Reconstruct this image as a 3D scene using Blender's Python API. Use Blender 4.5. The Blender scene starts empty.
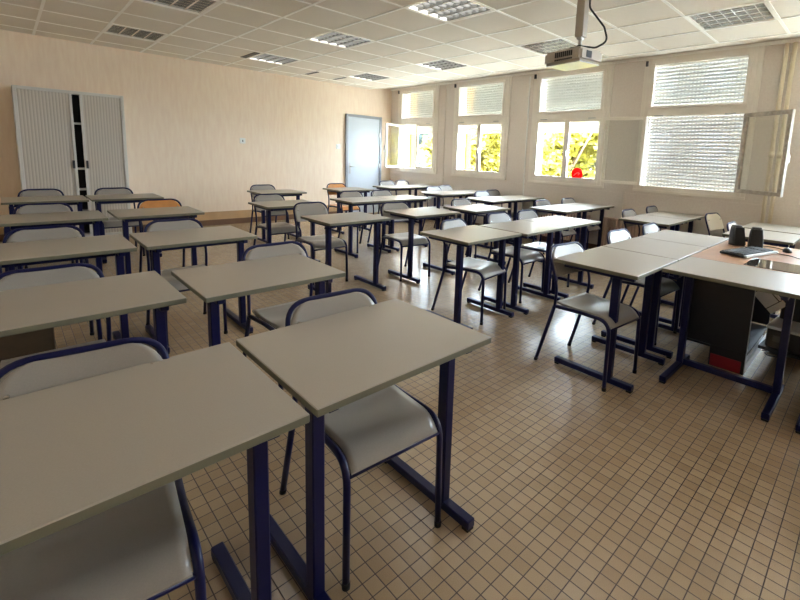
import bpy, bmesh, math, random
from mathutils import Vector, Matrix
random.seed(7)
C = bpy.context.scene.collection
PI = math.pi
# ------------------------------------------------------------------ materials
def mat(name, col, rough=.5, metal=0., spec=.5, noise=0., nscale=20., bump=0., bscale=80., coat=0.):
    m = bpy.data.materials.new(name); m.use_nodes = True
    nt = m.node_tree; b = nt.nodes['Principled BSDF']
    b.inputs['Base Color'].default_value = (*col, 1); b.inputs['Roughness'].default_value = rough
    b.inputs['Metallic'].default_value = metal; b.inputs['Specular IOR Level'].default_value = spec
    b.inputs['Coat Weight'].default_value = coat
    tc = nt.nodes.new('ShaderNodeTexCoord')
    if noise:
        n = nt.nodes.new('ShaderNodeTexNoise'); n.inputs['Scale'].default_value = nscale; n.inputs['Detail'].default_value = 4
        nt.links.new(tc.outputs['Object'], n.inputs['Vector'])
        r = nt.nodes.new('ShaderNodeValToRGB')
        r.color_ramp.elements[0].position = .3; r.color_ramp.elements[1].position = .7
        r.color_ramp.elements[0].color = (*[c*(1-noise) for c in col], 1)
        r.color_ramp.elements[1].color = (*[min(1, c*(1+noise)) for c in col], 1)
        nt.links.new(n.outputs['Fac'], r.inputs['Fac']); nt.links.new(r.outputs['Color'], b.inputs['Base Color'])
    if bump:
        n2 = nt.nodes.new('ShaderNodeTexNoise'); n2.inputs['Scale'].default_value = bscale; n2.inputs['Detail'].default_value = 3
        nt.links.new(tc.outputs['Object'], n2.inputs['Vector'])
        bp = nt.nodes.new('ShaderNodeBump'); bp.inputs['Strength'].default_value = bump; bp.inputs['Distance'].default_value = .01
        nt.links.new(n2.outputs['Fac'], bp.inputs['Height']); nt.links.new(bp.outputs['Normal'], b.inputs['Normal'])
    return m
def srgb(r, g, b): return tuple(((c/255)/12.92 if c/255 <= .04045 else ((c/255+.055)/1.055)**2.4) for c in (r, g, b))

M = {}
M['laminate'] = mat('grey_laminate', srgb(164, 156, 144), .36, noise=.035, nscale=260, spec=.38)
M['edge'] = mat('olive_edge_band', srgb(112, 110, 92), .5)
M['blue'] = mat('dark_blue_enamel', srgb(8, 12, 64), .4, spec=.35)
M['seat'] = mat('seat_laminate', srgb(150, 145, 139), .3, noise=.04, nscale=300, spec=.6)
M['cream_seat'] = mat('cream_laminate', srgb(226, 218, 204), .4)
M['wood'] = mat('orange_plywood', srgb(205, 140, 78), .35, noise=.1, nscale=12)
M['rivet'] = mat('rivet_metal', srgb(210, 210, 210), .25, metal=1)
M['rubber'] = mat('black_rubber', srgb(24, 24, 26), .7)
M['white_paint'] = mat('window_paint', srgb(240, 234, 224), .4, noise=.03, nscale=6)
M['dirty_paint'] = mat('worn_paint', srgb(176, 166, 152), .5, noise=.25, nscale=18)
M['cream_pipe'] = mat('cream_pipe_paint', srgb(226, 214, 190), .4)
M['door'] = mat('door_paint', srgb(196, 204, 214), .6, spec=.3)
M['door_frame'] = mat('door_frame_paint', srgb(150, 156, 166), .4)
M['metal'] = mat('brushed_metal', srgb(190, 190, 190), .3, metal=1)
M['cab'] = mat('cabinet_shell', srgb(212, 209, 204), .45)
M['black'] = mat('black_plastic', srgb(22, 23, 26), .45)
M['dgrey'] = mat('dark_grey_plastic', srgb(62, 64, 68), .45)
M['silver'] = mat('silver_plastic', srgb(190, 194, 198), .35)
M['navy'] = mat('black_laminate', srgb(20, 22, 32), .5)
M['red'] = mat('red_paint', srgb(140, 12, 36), .5)
M['redsign'] = mat('red_sticker', srgb(225, 20, 25), .5)
_n = M['redsign'].node_tree; _t = _n.nodes.new('ShaderNodeBsdfTranslucent'); _t.inputs[0].default_value = (.5, .01, .01, 1); _x = _n.nodes.new('ShaderNodeMixShader'); _x.inputs[0].default_value = .5
_n.links.new(_n.nodes['Principled BSDF'].outputs[0], _x.inputs[1]); _n.links.new(_t.outputs[0], _x.inputs[2]); _n.links.new(_x.outputs[0], _n.nodes['Material Output'].inputs[0])
M['white'] = mat('white_plastic', srgb(235, 235, 232), .4)
M['brown_top'] = mat('brown_wood_top', srgb(176, 132, 100), .28, noise=.08, nscale=14)
M['glass_dark'] = mat('smoked_glass', srgb(60, 56, 52), .04, spec=.9, coat=1.)
M['brownbox'] = mat('brown_board', srgb(74, 60, 42), .7, noise=.1)
M['radiator'] = mat('radiator_paint', srgb(206, 180, 164), .45)
M['base_tan'] = mat('baseboard_tan', srgb(186, 152, 112), .5, noise=.1, nscale=5)
M['base_dark'] = mat('baseboard_brown', srgb(112, 82, 60), .5, noise=.1, nscale=5)
M['trunk'] = mat('bark', srgb(90, 72, 52), .9, bump=.5, bscale=20)
M['grass'] = mat('pale_gravel', srgb(205, 200, 188), .9, noise=.1, nscale=2)  # ground made pale to bounce daylight up to the ceiling
M['facade'] = mat('house_render', srgb(236, 226, 210), .8)
M['facade_grey'] = mat('grey_render', srgb(44, 44, 43), .8)
M['ochre'] = mat('ochre_render', srgb(170, 122, 30), .8)
M['roof'] = mat('roof_tile', srgb(170, 110, 84), .8)
M['wall_out'] = mat('outer_render', srgb(230, 222, 205), .9)
M['lamp_metal'] = mat('louver_aluminium', srgb(228, 228, 226), .18, metal=.85)
M['lamp_pan'] = mat('lamp_housing', srgb(200, 200, 196), .4)
def lamp_mat(st):
    m = mat('lit_diffuser', (1, 1, 1)); b = m.node_tree.nodes['Principled BSDF']
    b.inputs['Emission Color'].default_value = (1, .97, .93, 1); b.inputs['Emission Strength'].default_value = st; return m
M['lamp_on'] = lamp_mat(2.6)
M['louvre'] = mat('louvre_blades', srgb(96, 96, 93), .4, metal=.3)
M['tbar'] = mat('ceiling_rail_paint', srgb(252, 250, 244), .35)
M['proj'] = mat('projector_shell', srgb(186, 178, 166), .4)
M['projbot'] = mat('projector_underside', srgb(232, 240, 255), .25)  # pale blue puts light reflected from the desks into the base colour

def wall_mat(name, c1, c2, sx, sz, strength):
    m = bpy.data.materials.new(name); m.use_nodes = True; nt = m.node_tree; b = nt.nodes['Principled BSDF']
    b.inputs['Roughness'].default_value = .75; b.inputs['Specular IOR Level'].default_value = .25
    tc = nt.nodes.new('ShaderNodeTexCoord'); mp = nt.nodes.new('ShaderNodeMapping'); mp.inputs['Scale'].default_value = (sx, sx, sz)
    n = nt.nodes.new('ShaderNodeTexNoise'); n.inputs['Scale'].default_value = 1; n.inputs['Detail'].default_value = 5
    nt.links.new(tc.outputs['Object'], mp.inputs['Vector']); nt.links.new(mp.outputs['Vector'], n.inputs['Vector'])
    r = nt.nodes.new('ShaderNodeValToRGB'); r.color_ramp.elements[0].position = .35; r.color_ramp.elements[1].position = .65
    r.color_ramp.elements[0].color = (*c1, 1); r.color_ramp.elements[1].color = (*c2, 1)
    nt.links.new(n.outputs['Fac'], r.inputs['Fac']); nt.links.new(r.outputs['Color'], b.inputs['Base Color'])
    bp = nt.nodes.new('ShaderNodeBump'); bp.inputs['Strength'].default_value = strength; bp.inputs['Distance'].default_value = .01
    nt.links.new(n.outputs['Fac'], bp.inputs['Height']); nt.links.new(bp.outputs['Normal'], b.inputs['Normal'])
    return m
M['wallA'] = wall_mat('cream_wallcovering', srgb(240, 220, 200), srgb(245, 228, 208), 22, 3.5, .25)
M['wallB'] = wall_mat('grey_roughcast', srgb(226, 217, 209), srgb(231, 223, 215), 40, 40, .3)

def floor_mat():
    m = bpy.data.materials.new('floor_tiles'); m.use_nodes = True; nt = m.node_tree; b = nt.nodes['Principled BSDF']
    L = nt.links.new
    def math_(op, a, bb=None, c=None):
        n = nt.nodes.new('ShaderNodeMath'); n.operation = op
        for i, v in enumerate((a, bb, c)):
            if v is None: continue
            if isinstance(v, (int, float)): n.inputs[i].default_value = v
            else: L(v, n.inputs[i])
        return n.outputs[0]
    tc = nt.nodes.new('ShaderNodeTexCoord'); sp = nt.nodes.new('ShaderNodeSeparateXYZ'); L(tc.outputs['Object'], sp.inputs[0])
    px, py = .05125, .0581
    u = math_('DIVIDE', math_('SUBTRACT', sp.outputs[0], 1.079-60*px), px)
    v = math_('DIVIDE', math_('SUBTRACT', sp.outputs[1], .752-60*py), py)
    fu, fv = math_('FRACT', u), math_('FRACT', v)
    du = math_('MULTIPLY', math_('MINIMUM', fu, math_('SUBTRACT', 1, fu)), px)
    dv = math_('MULTIPLY', math_('MINIMUM', fv, math_('SUBTRACT', 1, fv)), py)
    d = math_('MINIMUM', du, dv)
    mr = nt.nodes.new('ShaderNodeMapRange'); L(d, mr.inputs[0]); mr.inputs[1].default_value = .0013; mr.inputs[2].default_value = .0027
    g = mr.outputs[0]
    cb = nt.nodes.new('ShaderNodeCombineXYZ'); L(math_('FLOOR', u), cb.inputs[0]); L(math_('FLOOR', v), cb.inputs[1])
    wn = nt.nodes.new('ShaderNodeTexWhiteNoise'); L(cb.outputs[0], wn.inputs[0])
    ns = nt.nodes.new('ShaderNodeTexNoise'); ns.inputs['Scale'].default_value = 420; ns.inputs['Detail'].default_value = 2; L(tc.outputs['Object'], ns.inputs['Vector'])
    big = nt.nodes.new('ShaderNodeTexNoise'); big.inputs['Scale'].default_value = 1.6; L(tc.outputs['Object'], big.inputs['Vector'])
    t = math_('ADD', math_('MULTIPLY', wn.outputs[0], .14), math_('ADD', math_('MULTIPLY', ns.outputs[0], .5), math_('MULTIPLY', big.outputs[0], .25)))
    r = nt.nodes.new('ShaderNodeValToRGB'); L(t, r.inputs[0])
    r.color_ramp.elements[0].position = .2; r.color_ramp.elements[1].position = .72
    r.color_ramp.elements[0].color = (*srgb(152, 128, 100), 1); r.color_ramp.elements[1].color = (*srgb(192, 172, 144), 1)
    mx = nt.nodes.new('ShaderNodeMix'); mx.data_type = 'RGBA'; L(g, mx.inputs[0]); mx.inputs[6].default_value = (*srgb(62, 42, 26), 1); L(r.outputs[0], mx.inputs[7])
    L(mx.outputs[2], b.inputs['Base Color'])
    rr = nt.nodes.new('ShaderNodeMapRange'); L(g, rr.inputs[0]); rr.inputs[3].default_value = .7; rr.inputs[4].default_value = .22
    L(math_('ADD', rr.outputs[0], math_('MULTIPLY', big.outputs[0], .06)), b.inputs['Roughness'])
    bp = nt.nodes.new('ShaderNodeBump'); bp.inputs['Strength'].default_value = .35; bp.inputs['Distance'].default_value = .0015
    L(math_('ADD', g, math_('MULTIPLY', wn.outputs[0], .5)), bp.inputs['Height']); L(bp.outputs['Normal'], b.inputs['Normal'])
    b.inputs['Specular IOR Level'].default_value = 1.
    return m
M['floor'] = floor_mat()
M['ceiling'] = mat('ceiling_panel', srgb(230, 223, 211), .8, noise=.03, nscale=1.2, bump=.15, bscale=300)

def holes_mat():      # perforated slats: rows of small slots pierce every slat
    m = bpy.data.materials.new('perforated_slat'); m.use_nodes = True; nt = m.node_tree; b = nt.nodes['Principled BSDF']; L = nt.links.new
    b.inputs['Base Color'].default_value = (*srgb(214, 211, 204), 1); b.inputs['Roughness'].default_value = .5
    def math_(op, a, bb=None):
        n = nt.nodes.new('ShaderNodeMath'); n.operation = op
        for i, v in enumerate((a, bb)):
            if v is None: continue
            if isinstance(v, (int, float)): n.inputs[i].default_value = v
            else: L(v, n.inputs[i])
        return n.outputs[0]
    tc = nt.nodes.new('ShaderNodeTexCoord'); sp = nt.nodes.new('ShaderNodeSeparateXYZ'); L(tc.outputs['Object'], sp.inputs[0])
    row = math_('FLOOR', math_('DIVIDE', sp.outputs[2], SL))
    off = math_('MULTIPLY', math_('MODULO', row, 2), .0)
    fu = math_('FRACT', math_('ADD', math_('DIVIDE', sp.outputs[1], .046), math_('ADD', off, 20)))
    fv = math_('FRACT', math_('ADD', math_('DIVIDE', sp.outputs[2], SL), 0))
    a = math_('LESS_THAN', math_('ABSOLUTE', math_('SUBTRACT', fu, .5)), .22)
    c = math_('LESS_THAN', math_('ABSOLUTE', math_('SUBTRACT', fv, .5)), .105)
    tr = nt.nodes.new('ShaderNodeBsdfTransparent'); mx = nt.nodes.new('ShaderNodeMixShader')
    tl = nt.nodes.new('ShaderNodeBsdfTranslucent'); tl.inputs[0].default_value = (.8, .8, .76, 1); m2 = nt.nodes.new('ShaderNodeMixShader'); m2.inputs[0].default_value = .012
    L(b.outputs[0], m2.inputs[1]); L(tl.outputs[0], m2.inputs[2])
    L(math_('MULTIPLY', a, c), mx.inputs[0]); L(m2.outputs[0], mx.inputs[1]); L(tr.outputs[0], mx.inputs[2])
    L(mx.outputs[0], nt.nodes['Material Output'].inputs[0])
    return m
SL = .046
M['slat'] = holes_mat()
def glass_mat():
    m = bpy.data.materials.new('window_glass'); m.use_nodes = True; nt = m.node_tree; L = nt.links.new
    nt.nodes.remove(nt.nodes['Principled BSDF'])
    tr = nt.nodes.new('ShaderNodeBsdfTransparent'); tr.inputs[0].default_value = (.95, .96, .95, 1)
    gl = nt.nodes.new('ShaderNodeBsdfGlossy'); gl.inputs['Roughness'].default_value = .02
    f = nt.nodes.new('ShaderNodeFresnel'); ge = nt.nodes.new('ShaderNodeNewGeometry'); mr = nt.nodes.new('ShaderNodeMapRange')
    mr.inputs[3].default_value = 1.5; mr.inputs[4].default_value = 1/1.5; L(ge.outputs['Backfacing'], mr.inputs[0]); L(mr.outputs[0], f.inputs[0]); mx = nt.nodes.new('ShaderNodeMixShader')
    L(f.outputs[0], mx.inputs[0]); L(tr.outputs[0], mx.inputs[1]); L(gl.outputs[0], mx.inputs[2]); L(mx.outputs[0], nt.nodes['Material Output'].inputs[0])
    return m
M['glass'] = glass_mat()
def tambour_mat():
    m = mat('tambour_grey', srgb(198, 190, 180), .5); nt = m.node_tree; b = nt.nodes['Principled BSDF']; L = nt.links.new
    tc = nt.nodes.new('ShaderNodeTexCoord'); w = nt.nodes.new('ShaderNodeTexWave'); w.bands_direction = 'X'; w.inputs['Scale'].default_value = 9.5
    L(tc.outputs['Object'], w.inputs['Vector'])
    r = nt.nodes.new('ShaderNodeValToRGB'); r.color_ramp.elements[0].position = .0; r.color_ramp.elements[1].position = .35
    r.color_ramp.elements[0].color = (*srgb(178, 170, 160), 1); r.color_ramp.elements[1].color = (*srgb(200, 192, 181), 1)
    L(w.outputs['Fac'], r.inputs[0]); L(r.outputs[0], b.inputs['Base Color'])
    bp = nt.nodes.new('ShaderNodeBump'); bp.inputs['Strength'].default_value = .5; bp.inputs['Distance'].default_value = .004
    L(w.outputs['Fac'], bp.inputs['Height']); L(bp.outputs['Normal'], b.inputs['Normal'])
    return m
M['tambour'] = tambour_mat()
def leaf_mat(name, cols, scale=2.):
    m = bpy.data.materials.new(name); m.use_nodes = True; nt = m.node_tree; b = nt.nodes['Principled BSDF']; L = nt.links.new
    tc = nt.nodes.new('ShaderNodeTexCoord'); n = nt.nodes.new('ShaderNodeTexNoise'); n.inputs['Scale'].default_value = scale; n.inputs['Detail'].default_value = 6
    L(tc.outputs['Object'], n.inputs['Vector']); r = nt.nodes.new('ShaderNodeValToRGB')
    el = r.color_ramp.elements
    while len(el) < len(cols): el.new(.5)
    for i, c in enumerate(cols): el[i].position = .3+.4*i/(len(cols)-1); el[i].color = (*c, 1)
    L(n.outputs[0], r.inputs[0]); L(r.outputs[0], b.inputs['Base Color']); b.inputs['Roughness'].default_value = .6
    tl = nt.nodes.new('ShaderNodeBsdfTranslucent'); L(r.outputs[0], tl.inputs[0]); mx = nt.nodes.new('ShaderNodeMixShader'); mx.inputs[0].default_value = .45
    L(b.outputs[0], mx.inputs[1]); L(tl.outputs[0], mx.inputs[2]); L(mx.outputs[0], nt.nodes['Material Output'].inputs[0])
    return m
M['leaf_yellow'] = leaf_mat('yellow_leaves', [srgb(80, 78, 28), srgb(134, 126, 40), srgb(160, 150, 52), srgb(162, 156, 96)], 3.5)
M['leaf_green'] = leaf_mat('pale_green_leaves', [srgb(76, 80, 40), srgb(134, 132, 70), srgb(160, 152, 92)], 3.5)
M['leaf_dark'] = leaf_mat('dark_green_leaves', [srgb(24, 40, 42), srgb(36, 58, 60), srgb(54, 76, 76)], 3.)

# ------------------------------------------------------------------ mesh helpers
def box(bm, x0, x1, y0, y1, z0, z1, mi=0, mx=None):
    if x0 > x1: x0, x1 = x1, x0
    if y0 > y1: y0, y1 = y1, y0
    if z0 > z1: z0, z1 = z1, z0
    vs = [bm.verts.new(Vector((x, y, z)) if mx is None else mx @ Vector((x, y, z))) for x in (x0, x1) for y in (y0, y1) for z in (z0, z1)]
    fs = []
    for q in ((0, 1, 3, 2), (4, 6, 7, 5), (0, 4, 5, 1), (2, 3, 7, 6), (0, 2, 6, 4), (1, 5, 7, 3)):
        f = bm.faces.new([vs[i] for i in q]); f.material_index = mi; fs.append(f)
    return vs, fs
def B(*boxes):
    bm = bmesh.new()
    for b in boxes: box(bm, *b)
    return bm
def bev(bm, w=.002, seg=1):
    bmesh.ops.bevel(bm, geom=bm.edges[:], offset=w, segments=seg, affect='EDGES', clamp_overlap=True)
    return bm
def fillet(pts, rad, n=5):
    pts = [Vector(p) for p in pts]; out = [pts[0]]
    for i in range(1, len(pts)-1):
        a, b, c = pts[i-1], pts[i], pts[i+1]; r = rad[i-1] if isinstance(rad, (list, tuple)) else rad
        u = (a-b).normalized(); v = (c-b).normalized(); ang = u.angle(v)
        if ang > PI-.02: out.append(b); continue
        d = min(r/math.tan(ang/2), (a-b).length*.49, (c-b).length*.49)
        p, q = b+u*d, b+v*d
        for k in range(n+1):
            t = k/n; out.append((1-t)**2*p+2*t*(1-t)*b+t*t*q)
    out.append(pts[-1]); return out
def tube(bm, pts, r, n=8, mi=0, caps=True):
    pts = [Vector(p) for p in pts]; rings = []; nrm = None
    for i, p in enumerate(pts):
        t = (pts[min(i+1, len(pts)-1)]-pts[max(i-1, 0)]).normalized()
        if nrm is None:
            nrm = t.orthogonal().normalized()
        nrm = (nrm-t*nrm.dot(t)).normalized(); bi = t.cross(nrm)
        rr = r[i] if isinstance(r, (list, tuple)) else r
        rings.append([bm.verts.new(p+(nrm*math.cos(2*PI*k/n)+bi*math.sin(2*PI*k/n))*rr) for k in range(n)])
    for a, b in zip(rings, rings[1:]):
        for k in range(n):
            f = bm.faces.new((a[k], a[(k+1) % n], b[(k+1) % n], b[k])); f.smooth = True; f.material_index = mi
    if caps:
        bm.faces.new(rings[0][::-1]).material_index = mi; bm.faces.new(rings[-1]).material_index = mi
    return bm
def disc(bm, c, axis, r, h, n=20, mi=0):
    a = Vector(axis).normalized(); tube(bm, [Vector(c)-a*h/2, Vector(c)+a*h/2], r, n, mi)
    return bm
def obj(name, bm, m, parent=None, smooth=False):
    bmesh.ops.recalc_face_normals(bm, faces=bm.faces)
    me = bpy.data.meshes.new(name); bm.to_mesh(me); bm.free()
    for x in (m if isinstance(m, (list, tuple)) else [m]): me.materials.append(M[x] if isinstance(x, str) else x)
    o = bpy.data.objects.new(name, me); C.objects.link(o)
    if parent: o.parent = parent
    return o
def tag(o, label, cat, group=None):
    o['label'] = label; o['category'] = cat
    if group: o['group'] = group
    return o
def thing(name, label, cat, loc=(0, 0, 0), rz=0, group=None):
    o = bpy.data.objects.new(name, None); C.objects.link(o); o.empty_display_size = .1
    o.location = loc; o.rotation_euler = (0, 0, rz); return tag(o, label, cat, group)
def struct(name, bm, m, parent=None):
    o = obj(name, bm, m, parent)
    if not parent: o['kind'] = 'structure'
    return o
def struct_empty(name, loc=(0, 0, 0)):
    o = bpy.data.objects.new(name, None); C.objects.link(o); o.location = loc; o['kind'] = 'structure'; return o
def dup(src, loc, rz, label, group=None, sc=1.):
    r = src.copy(); C.objects.link(r); r.location = loc; r.rotation_euler = (0, 0, rz); r.scale = (sc, sc, sc); r['label'] = label
    if group: r['group'] = group
    def rec(a, b):
        for ch in a.children:
            c = ch.copy(); C.objects.link(c); c.parent = b; rec(ch, c)
    rec(src, r); return r

# ------------------------------------------------------------------ room
XL, XW, YF, YB, ZC = -1.3, 6.5, -4.0, 8.45, 2.8
struct('floor', B((XL-.2, XW+.3, YF-.2, YB+.2, -.1, 0)), 'floor')
struct('wall_back', B((XL-.2, XW+.3, YB, YB+.2, 0, 3.2)), 'wallA')
struct('wall_left', B((XL-.2, XL, YF-.2, YB, 0, 3.2)), 'wallA')
struct('wall_front', B((XL, XW+.3, YF-.2, YF, 0, 3.2)), 'wallA')
WY = [(6.88, 8.12), (5.02, 6.32), (3.12, 4.42), (1.26, 2.56), (-.62, .62), (-2.5, -1.26)]   # openings of the five windows, far to near
Z0, Z1 = 1.03, 2.85
bm = bmesh.new()
box(bm, XW, XW+.3, YF, YB, 0, Z0); box(bm, XW, XW+.3, YF, YB, Z1, 3.2)
ys = [YB]+[v for w in WY for v in (w[1], w[0])]+[YF]
for i in range(0, len(ys), 2): box(bm, XW, XW+.3, ys[i+1], ys[i], Z0, Z1)
struct('wall_right', bm, 'wallB')
# ceiling: flat panels on a rail grid, openings for the recessed lights, last strip rises to the window wall
gx = [5.85-.605*k for k in range(0, 13)][::-1]; gx = [XL]+[g for g in gx if g > XL+.05]
gy = [.9+.653*k for k in range(-7, 12)]; gy = [YF]+[g for g in gy if YF+.05 < g < YB-.05]+[YB]
LIGHTS = [(2.825, 2.86), (2.825, 4.82), (2.825, 6.78), (4.64, .9), (4.64, 2.86), (4.64, 4.82), (4.64, 6.78), (1.01, 4.82), (1.01, 6.78), (1.01, 2.86), (2.825, .9), (1.01, .9), (2.825, -1.712), (4.64, -1.712), (1.01, -1.712)]
def is_light(x, y): return any(abs(x-a) < .1 and abs(y-b) < .1 for a, b in LIGHTS)
bm = bmesh.new()
for i in range(len(gx)-1):
    for j in range(len(gy)-1):
        if is_light(gx[i], gy[j]): continue
        box(bm, gx[i], gx[i+1], gy[j], gy[j+1], ZC, ZC+.02)
box(bm, XL, 5.87, YF, YB, ZC+.35, ZC+.4)
ZR = 2.895
v = [bm.verts.new(p) for p in ((5.85, YF, ZC), (XW, YF, ZR), (XW, YB, ZR), (5.85, YB, ZC), (5.85, YF, ZC+.4), (XW, YF, ZR+.3), (XW, YB, ZR+.3), (5.85, YB, ZC+.4))]
for q in ((0, 1, 2, 3), (4, 7, 6, 5), (0, 4, 5, 1), (3, 2, 6, 7), (0, 3, 7, 4), (1, 5, 6, 2)): bm.faces.new([v[i] for i in q])
struct('ceiling', bm, 'ceiling')
bm = bmesh.new(); t = .014
for x in gx[1:]: box(bm, x-t, x+t, YF, YB, ZC-.006, ZC+.004)
for y in gy[1:-1]: box(bm, XL, 5.85, y-t, y+t, ZC-.005, ZC+.004)
struct('trim_1', bm, 'tbar')
struct('trim_2', B((XW-.03, XW, YF, YB, ZR-.05, ZR-.012)), 'tbar')       # narrow cornice above the windows
# roof and outer shell so that the sun only enters by the windows
struct('trim_3', B((XL-.2, XW+.3, YF-.2, YB+.2, 3.2, 3.3)), 'wall_out')
# baseboards
bm = bmesh.new(); box(bm, XL, 5.2, YB-.02, YB, .1, .24); struct('baseboard_back', bm, 'base_tan')
struct('trim_4', B((XL, 5.2, YB-.03, YB, 0, .1)), 'base_dark')
struct('baseboard_right', B((XW-.015, XW, YF, YB, 0, .1)), 'base_dark')
struct('baseboard_left', B((XL, XL+.015, YF, YB, 0, .1)), 'base_dark')
struct('trim_5', B((XW-.012, XW, YF, YB, .93, .955)), 'wallB')
# thin black slabs standing in for the shade inside gaps of slipped panels
struct('trim_6', B((4.05, 4.12, 7.5, 7.9, ZC-.008, ZC), (4.655, 4.72, 7.55, 7.95, ZC-.008, ZC), (2.72, 2.8, 6.85, 7.4, ZC-.008, ZC)), 'black')

# ceiling lights
LL = ['bright louvred ceiling light nearest above the middle desks, at the top edge', 'louvred ceiling light in the middle column, second from the cabinet wall', 'louvred ceiling light in the middle column nearest the cream wall',
      'grey louvred ceiling light in front of the shuttered window, right of the projector', 'louvred ceiling light half hidden behind the projector', 'louvred ceiling light above the second window from the door', 'small looking louvred ceiling light nearest the door',
      'dark unlit ceiling light at the top left edge, larger of the two left ones', 'dark unlit ceiling light nearest the tambour cabinet']
def light_fixture(x, y, label, power=0):
    w, d = .605, .653
    o = thing('ceiling_light', label, 'ceiling light', (x+w/2, y+d/2, ZC), 0, 'louvred lights in the suspended ceiling')
    a, b_ = w/2-.011, d/2-.011
    pan = B((-a, a, -b_, b_, .085, .09), (-a, -a+.004, -b_, b_, .0, .09), (a-.004, a, -b_, b_, .0, .09), (-a, a, -b_, -b_+.004, .0, .09), (-a, a, b_-.004, b_, .0, .09))
    obj('housing', pan, 'lamp_pan', o)
    bm = bmesh.new()
    for k in (range(4) if not power else ()):              # curved reflector troughs of the unlit ones
        x0 = -a+.02+k*(2*a-.04)/4; x1 = x0+(2*a-.04)/4
        prof = [(x0+(x1-x0)*q/8, .012+.06*math.sin(PI*q/8)) for q in range(9)]
        for (p, z), (p2, z2) in zip(prof, prof[1:]):
            f = bm.faces.new([bm.verts.new(c) for c in ((p, -b_+.02, z), (p2, -b_+.02, z2), (p2, b_-.02, z2), (p, b_-.02, z))]); f.smooth = True
    bmesh.ops.remove_doubles(bm, verts=bm.verts, dist=1e-5)
    if not power: obj('reflector', bm, 'lamp_metal', o)
    else: bm.free()
    bm = bmesh.new()
    for k in range(1, 7):
        yy = -b_+k*2*b_/7; box(bm, -a+.01, a-.01, yy-(.009 if power else .004), yy+(.009 if power else .004), .004, .05)
    for k in range(5):
        xx = -a+.02+k*(2*a-.04)/4; box(bm, xx-.009, xx+.009, -b_+.01, b_-.01, .002, .03)
    obj('louvre', bm, 'louvre' if power else 'lamp_metal', o)
    bm = bmesh.new()
    box(bm, -a, a, -b_, -b_+.018, -.003, .006); box(bm, -a, a, b_-.018, b_, -.003, .006)
    box(bm, -a, -a+.018, -b_+.018, b_-.018, -.003, .006); box(bm, a-.018, a, -b_+.018, b_-.018, -.003, .006)
    obj('rim', bm, 'tbar', o)
    obj('diffuser', B((-a+.012, a-.012, -b_+.012, b_-.012, .058, .062)), 'lamp_on' if power else 'lamp_pan', o)
    return o
POW = 1
for k, ((x, y), lb) in enumerate(zip(LIGHTS, LL)): light_fixture(x, y, lb, POW if k in (0, 1, 2, 5, 6) else 0)
for (x, y), lb in zip(LIGHTS[9:], ['lit ceiling light above the left desks, nearest row but one', 'lit ceiling light above the middle front, out of view', 'lit ceiling light above the front left corner, out of view', 'lit ceiling light behind the camera, middle', 'lit ceiling light behind the camera, window side', 'lit ceiling light behind the camera, left side']): light_fixture(x, y, lb, POW*1.2)  # unseen lit fixtures added to lift the brightness of the room

# ------------------------------------------------------------------ windows
def slats(z0, z1, y0, y1, x):
    """roller shutter: every slat a shallow curve, local origin on the slat raster"""
    bm = bmesh.new(); n = int(round((z1-z0)/SL))
    for k in range(n):
        a = z0+k*SL; pr = [(0, .002), (.007, .012), (.009, .023), (.007, .034), (0, .044)]
        for (d, h), (d2, h2) in zip(pr, pr[1:]):
            f = bm.faces.new([bm.verts.new(c) for c in ((x-d, y0, a+h), (x-d, y1, a+h), (x-d2, y1, a+h2), (x-d2, y0, a+h2))]); f.smooth = True
        box(bm, x, x+.004, y0, y1, a-.002, a+.002)
    bmesh.ops.remove_doubles(bm, verts=bm.verts, dist=1e-5)
    return bm
def sash(parent, w, h, hinge, ang, side, handle=False, dirty=False):
    """casement: local y runs from the hinge; side = +1 or -1 along y; ang swings into the room (-x)"""
    s = bpy.data.objects.new('sash', None)
    f = .045
    bm = B((-.02, .02, 0, side*f, 0, h), (-.02, .02, side*(w-f), side*w, 0, h), (-.02, .02, side*f, side*(w-f), 0, f), (-.02, .02, side*f, side*(w-f), h-f, h))
    o = obj('sash', bev(bm, .003), 'dirty_paint' if dirty else 'white_paint', parent)
    bpy.data.objects.remove(s)
    o.location = hinge; o.rotation_euler = (0, 0, ang)
    obj('pane', B((-.003, .003, side*f*.9, side*(w-f*.9), f*.9, h-f*.9)), 'glass', o)
    if handle:
        bm = bmesh.new(); yy = side*(w-.02); box(bm, -.04, -.02, yy-.012, yy+.012, h*.45, h*.5); box(bm, -.05, -.04, yy-.01, yy+.01, h*.4, h*.48)
        tube(bm, [(-.026, yy, .03), (-.026, yy, h-.03)], .005, 6)
        obj('handle', bm, 'metal', o)
    return o
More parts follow.
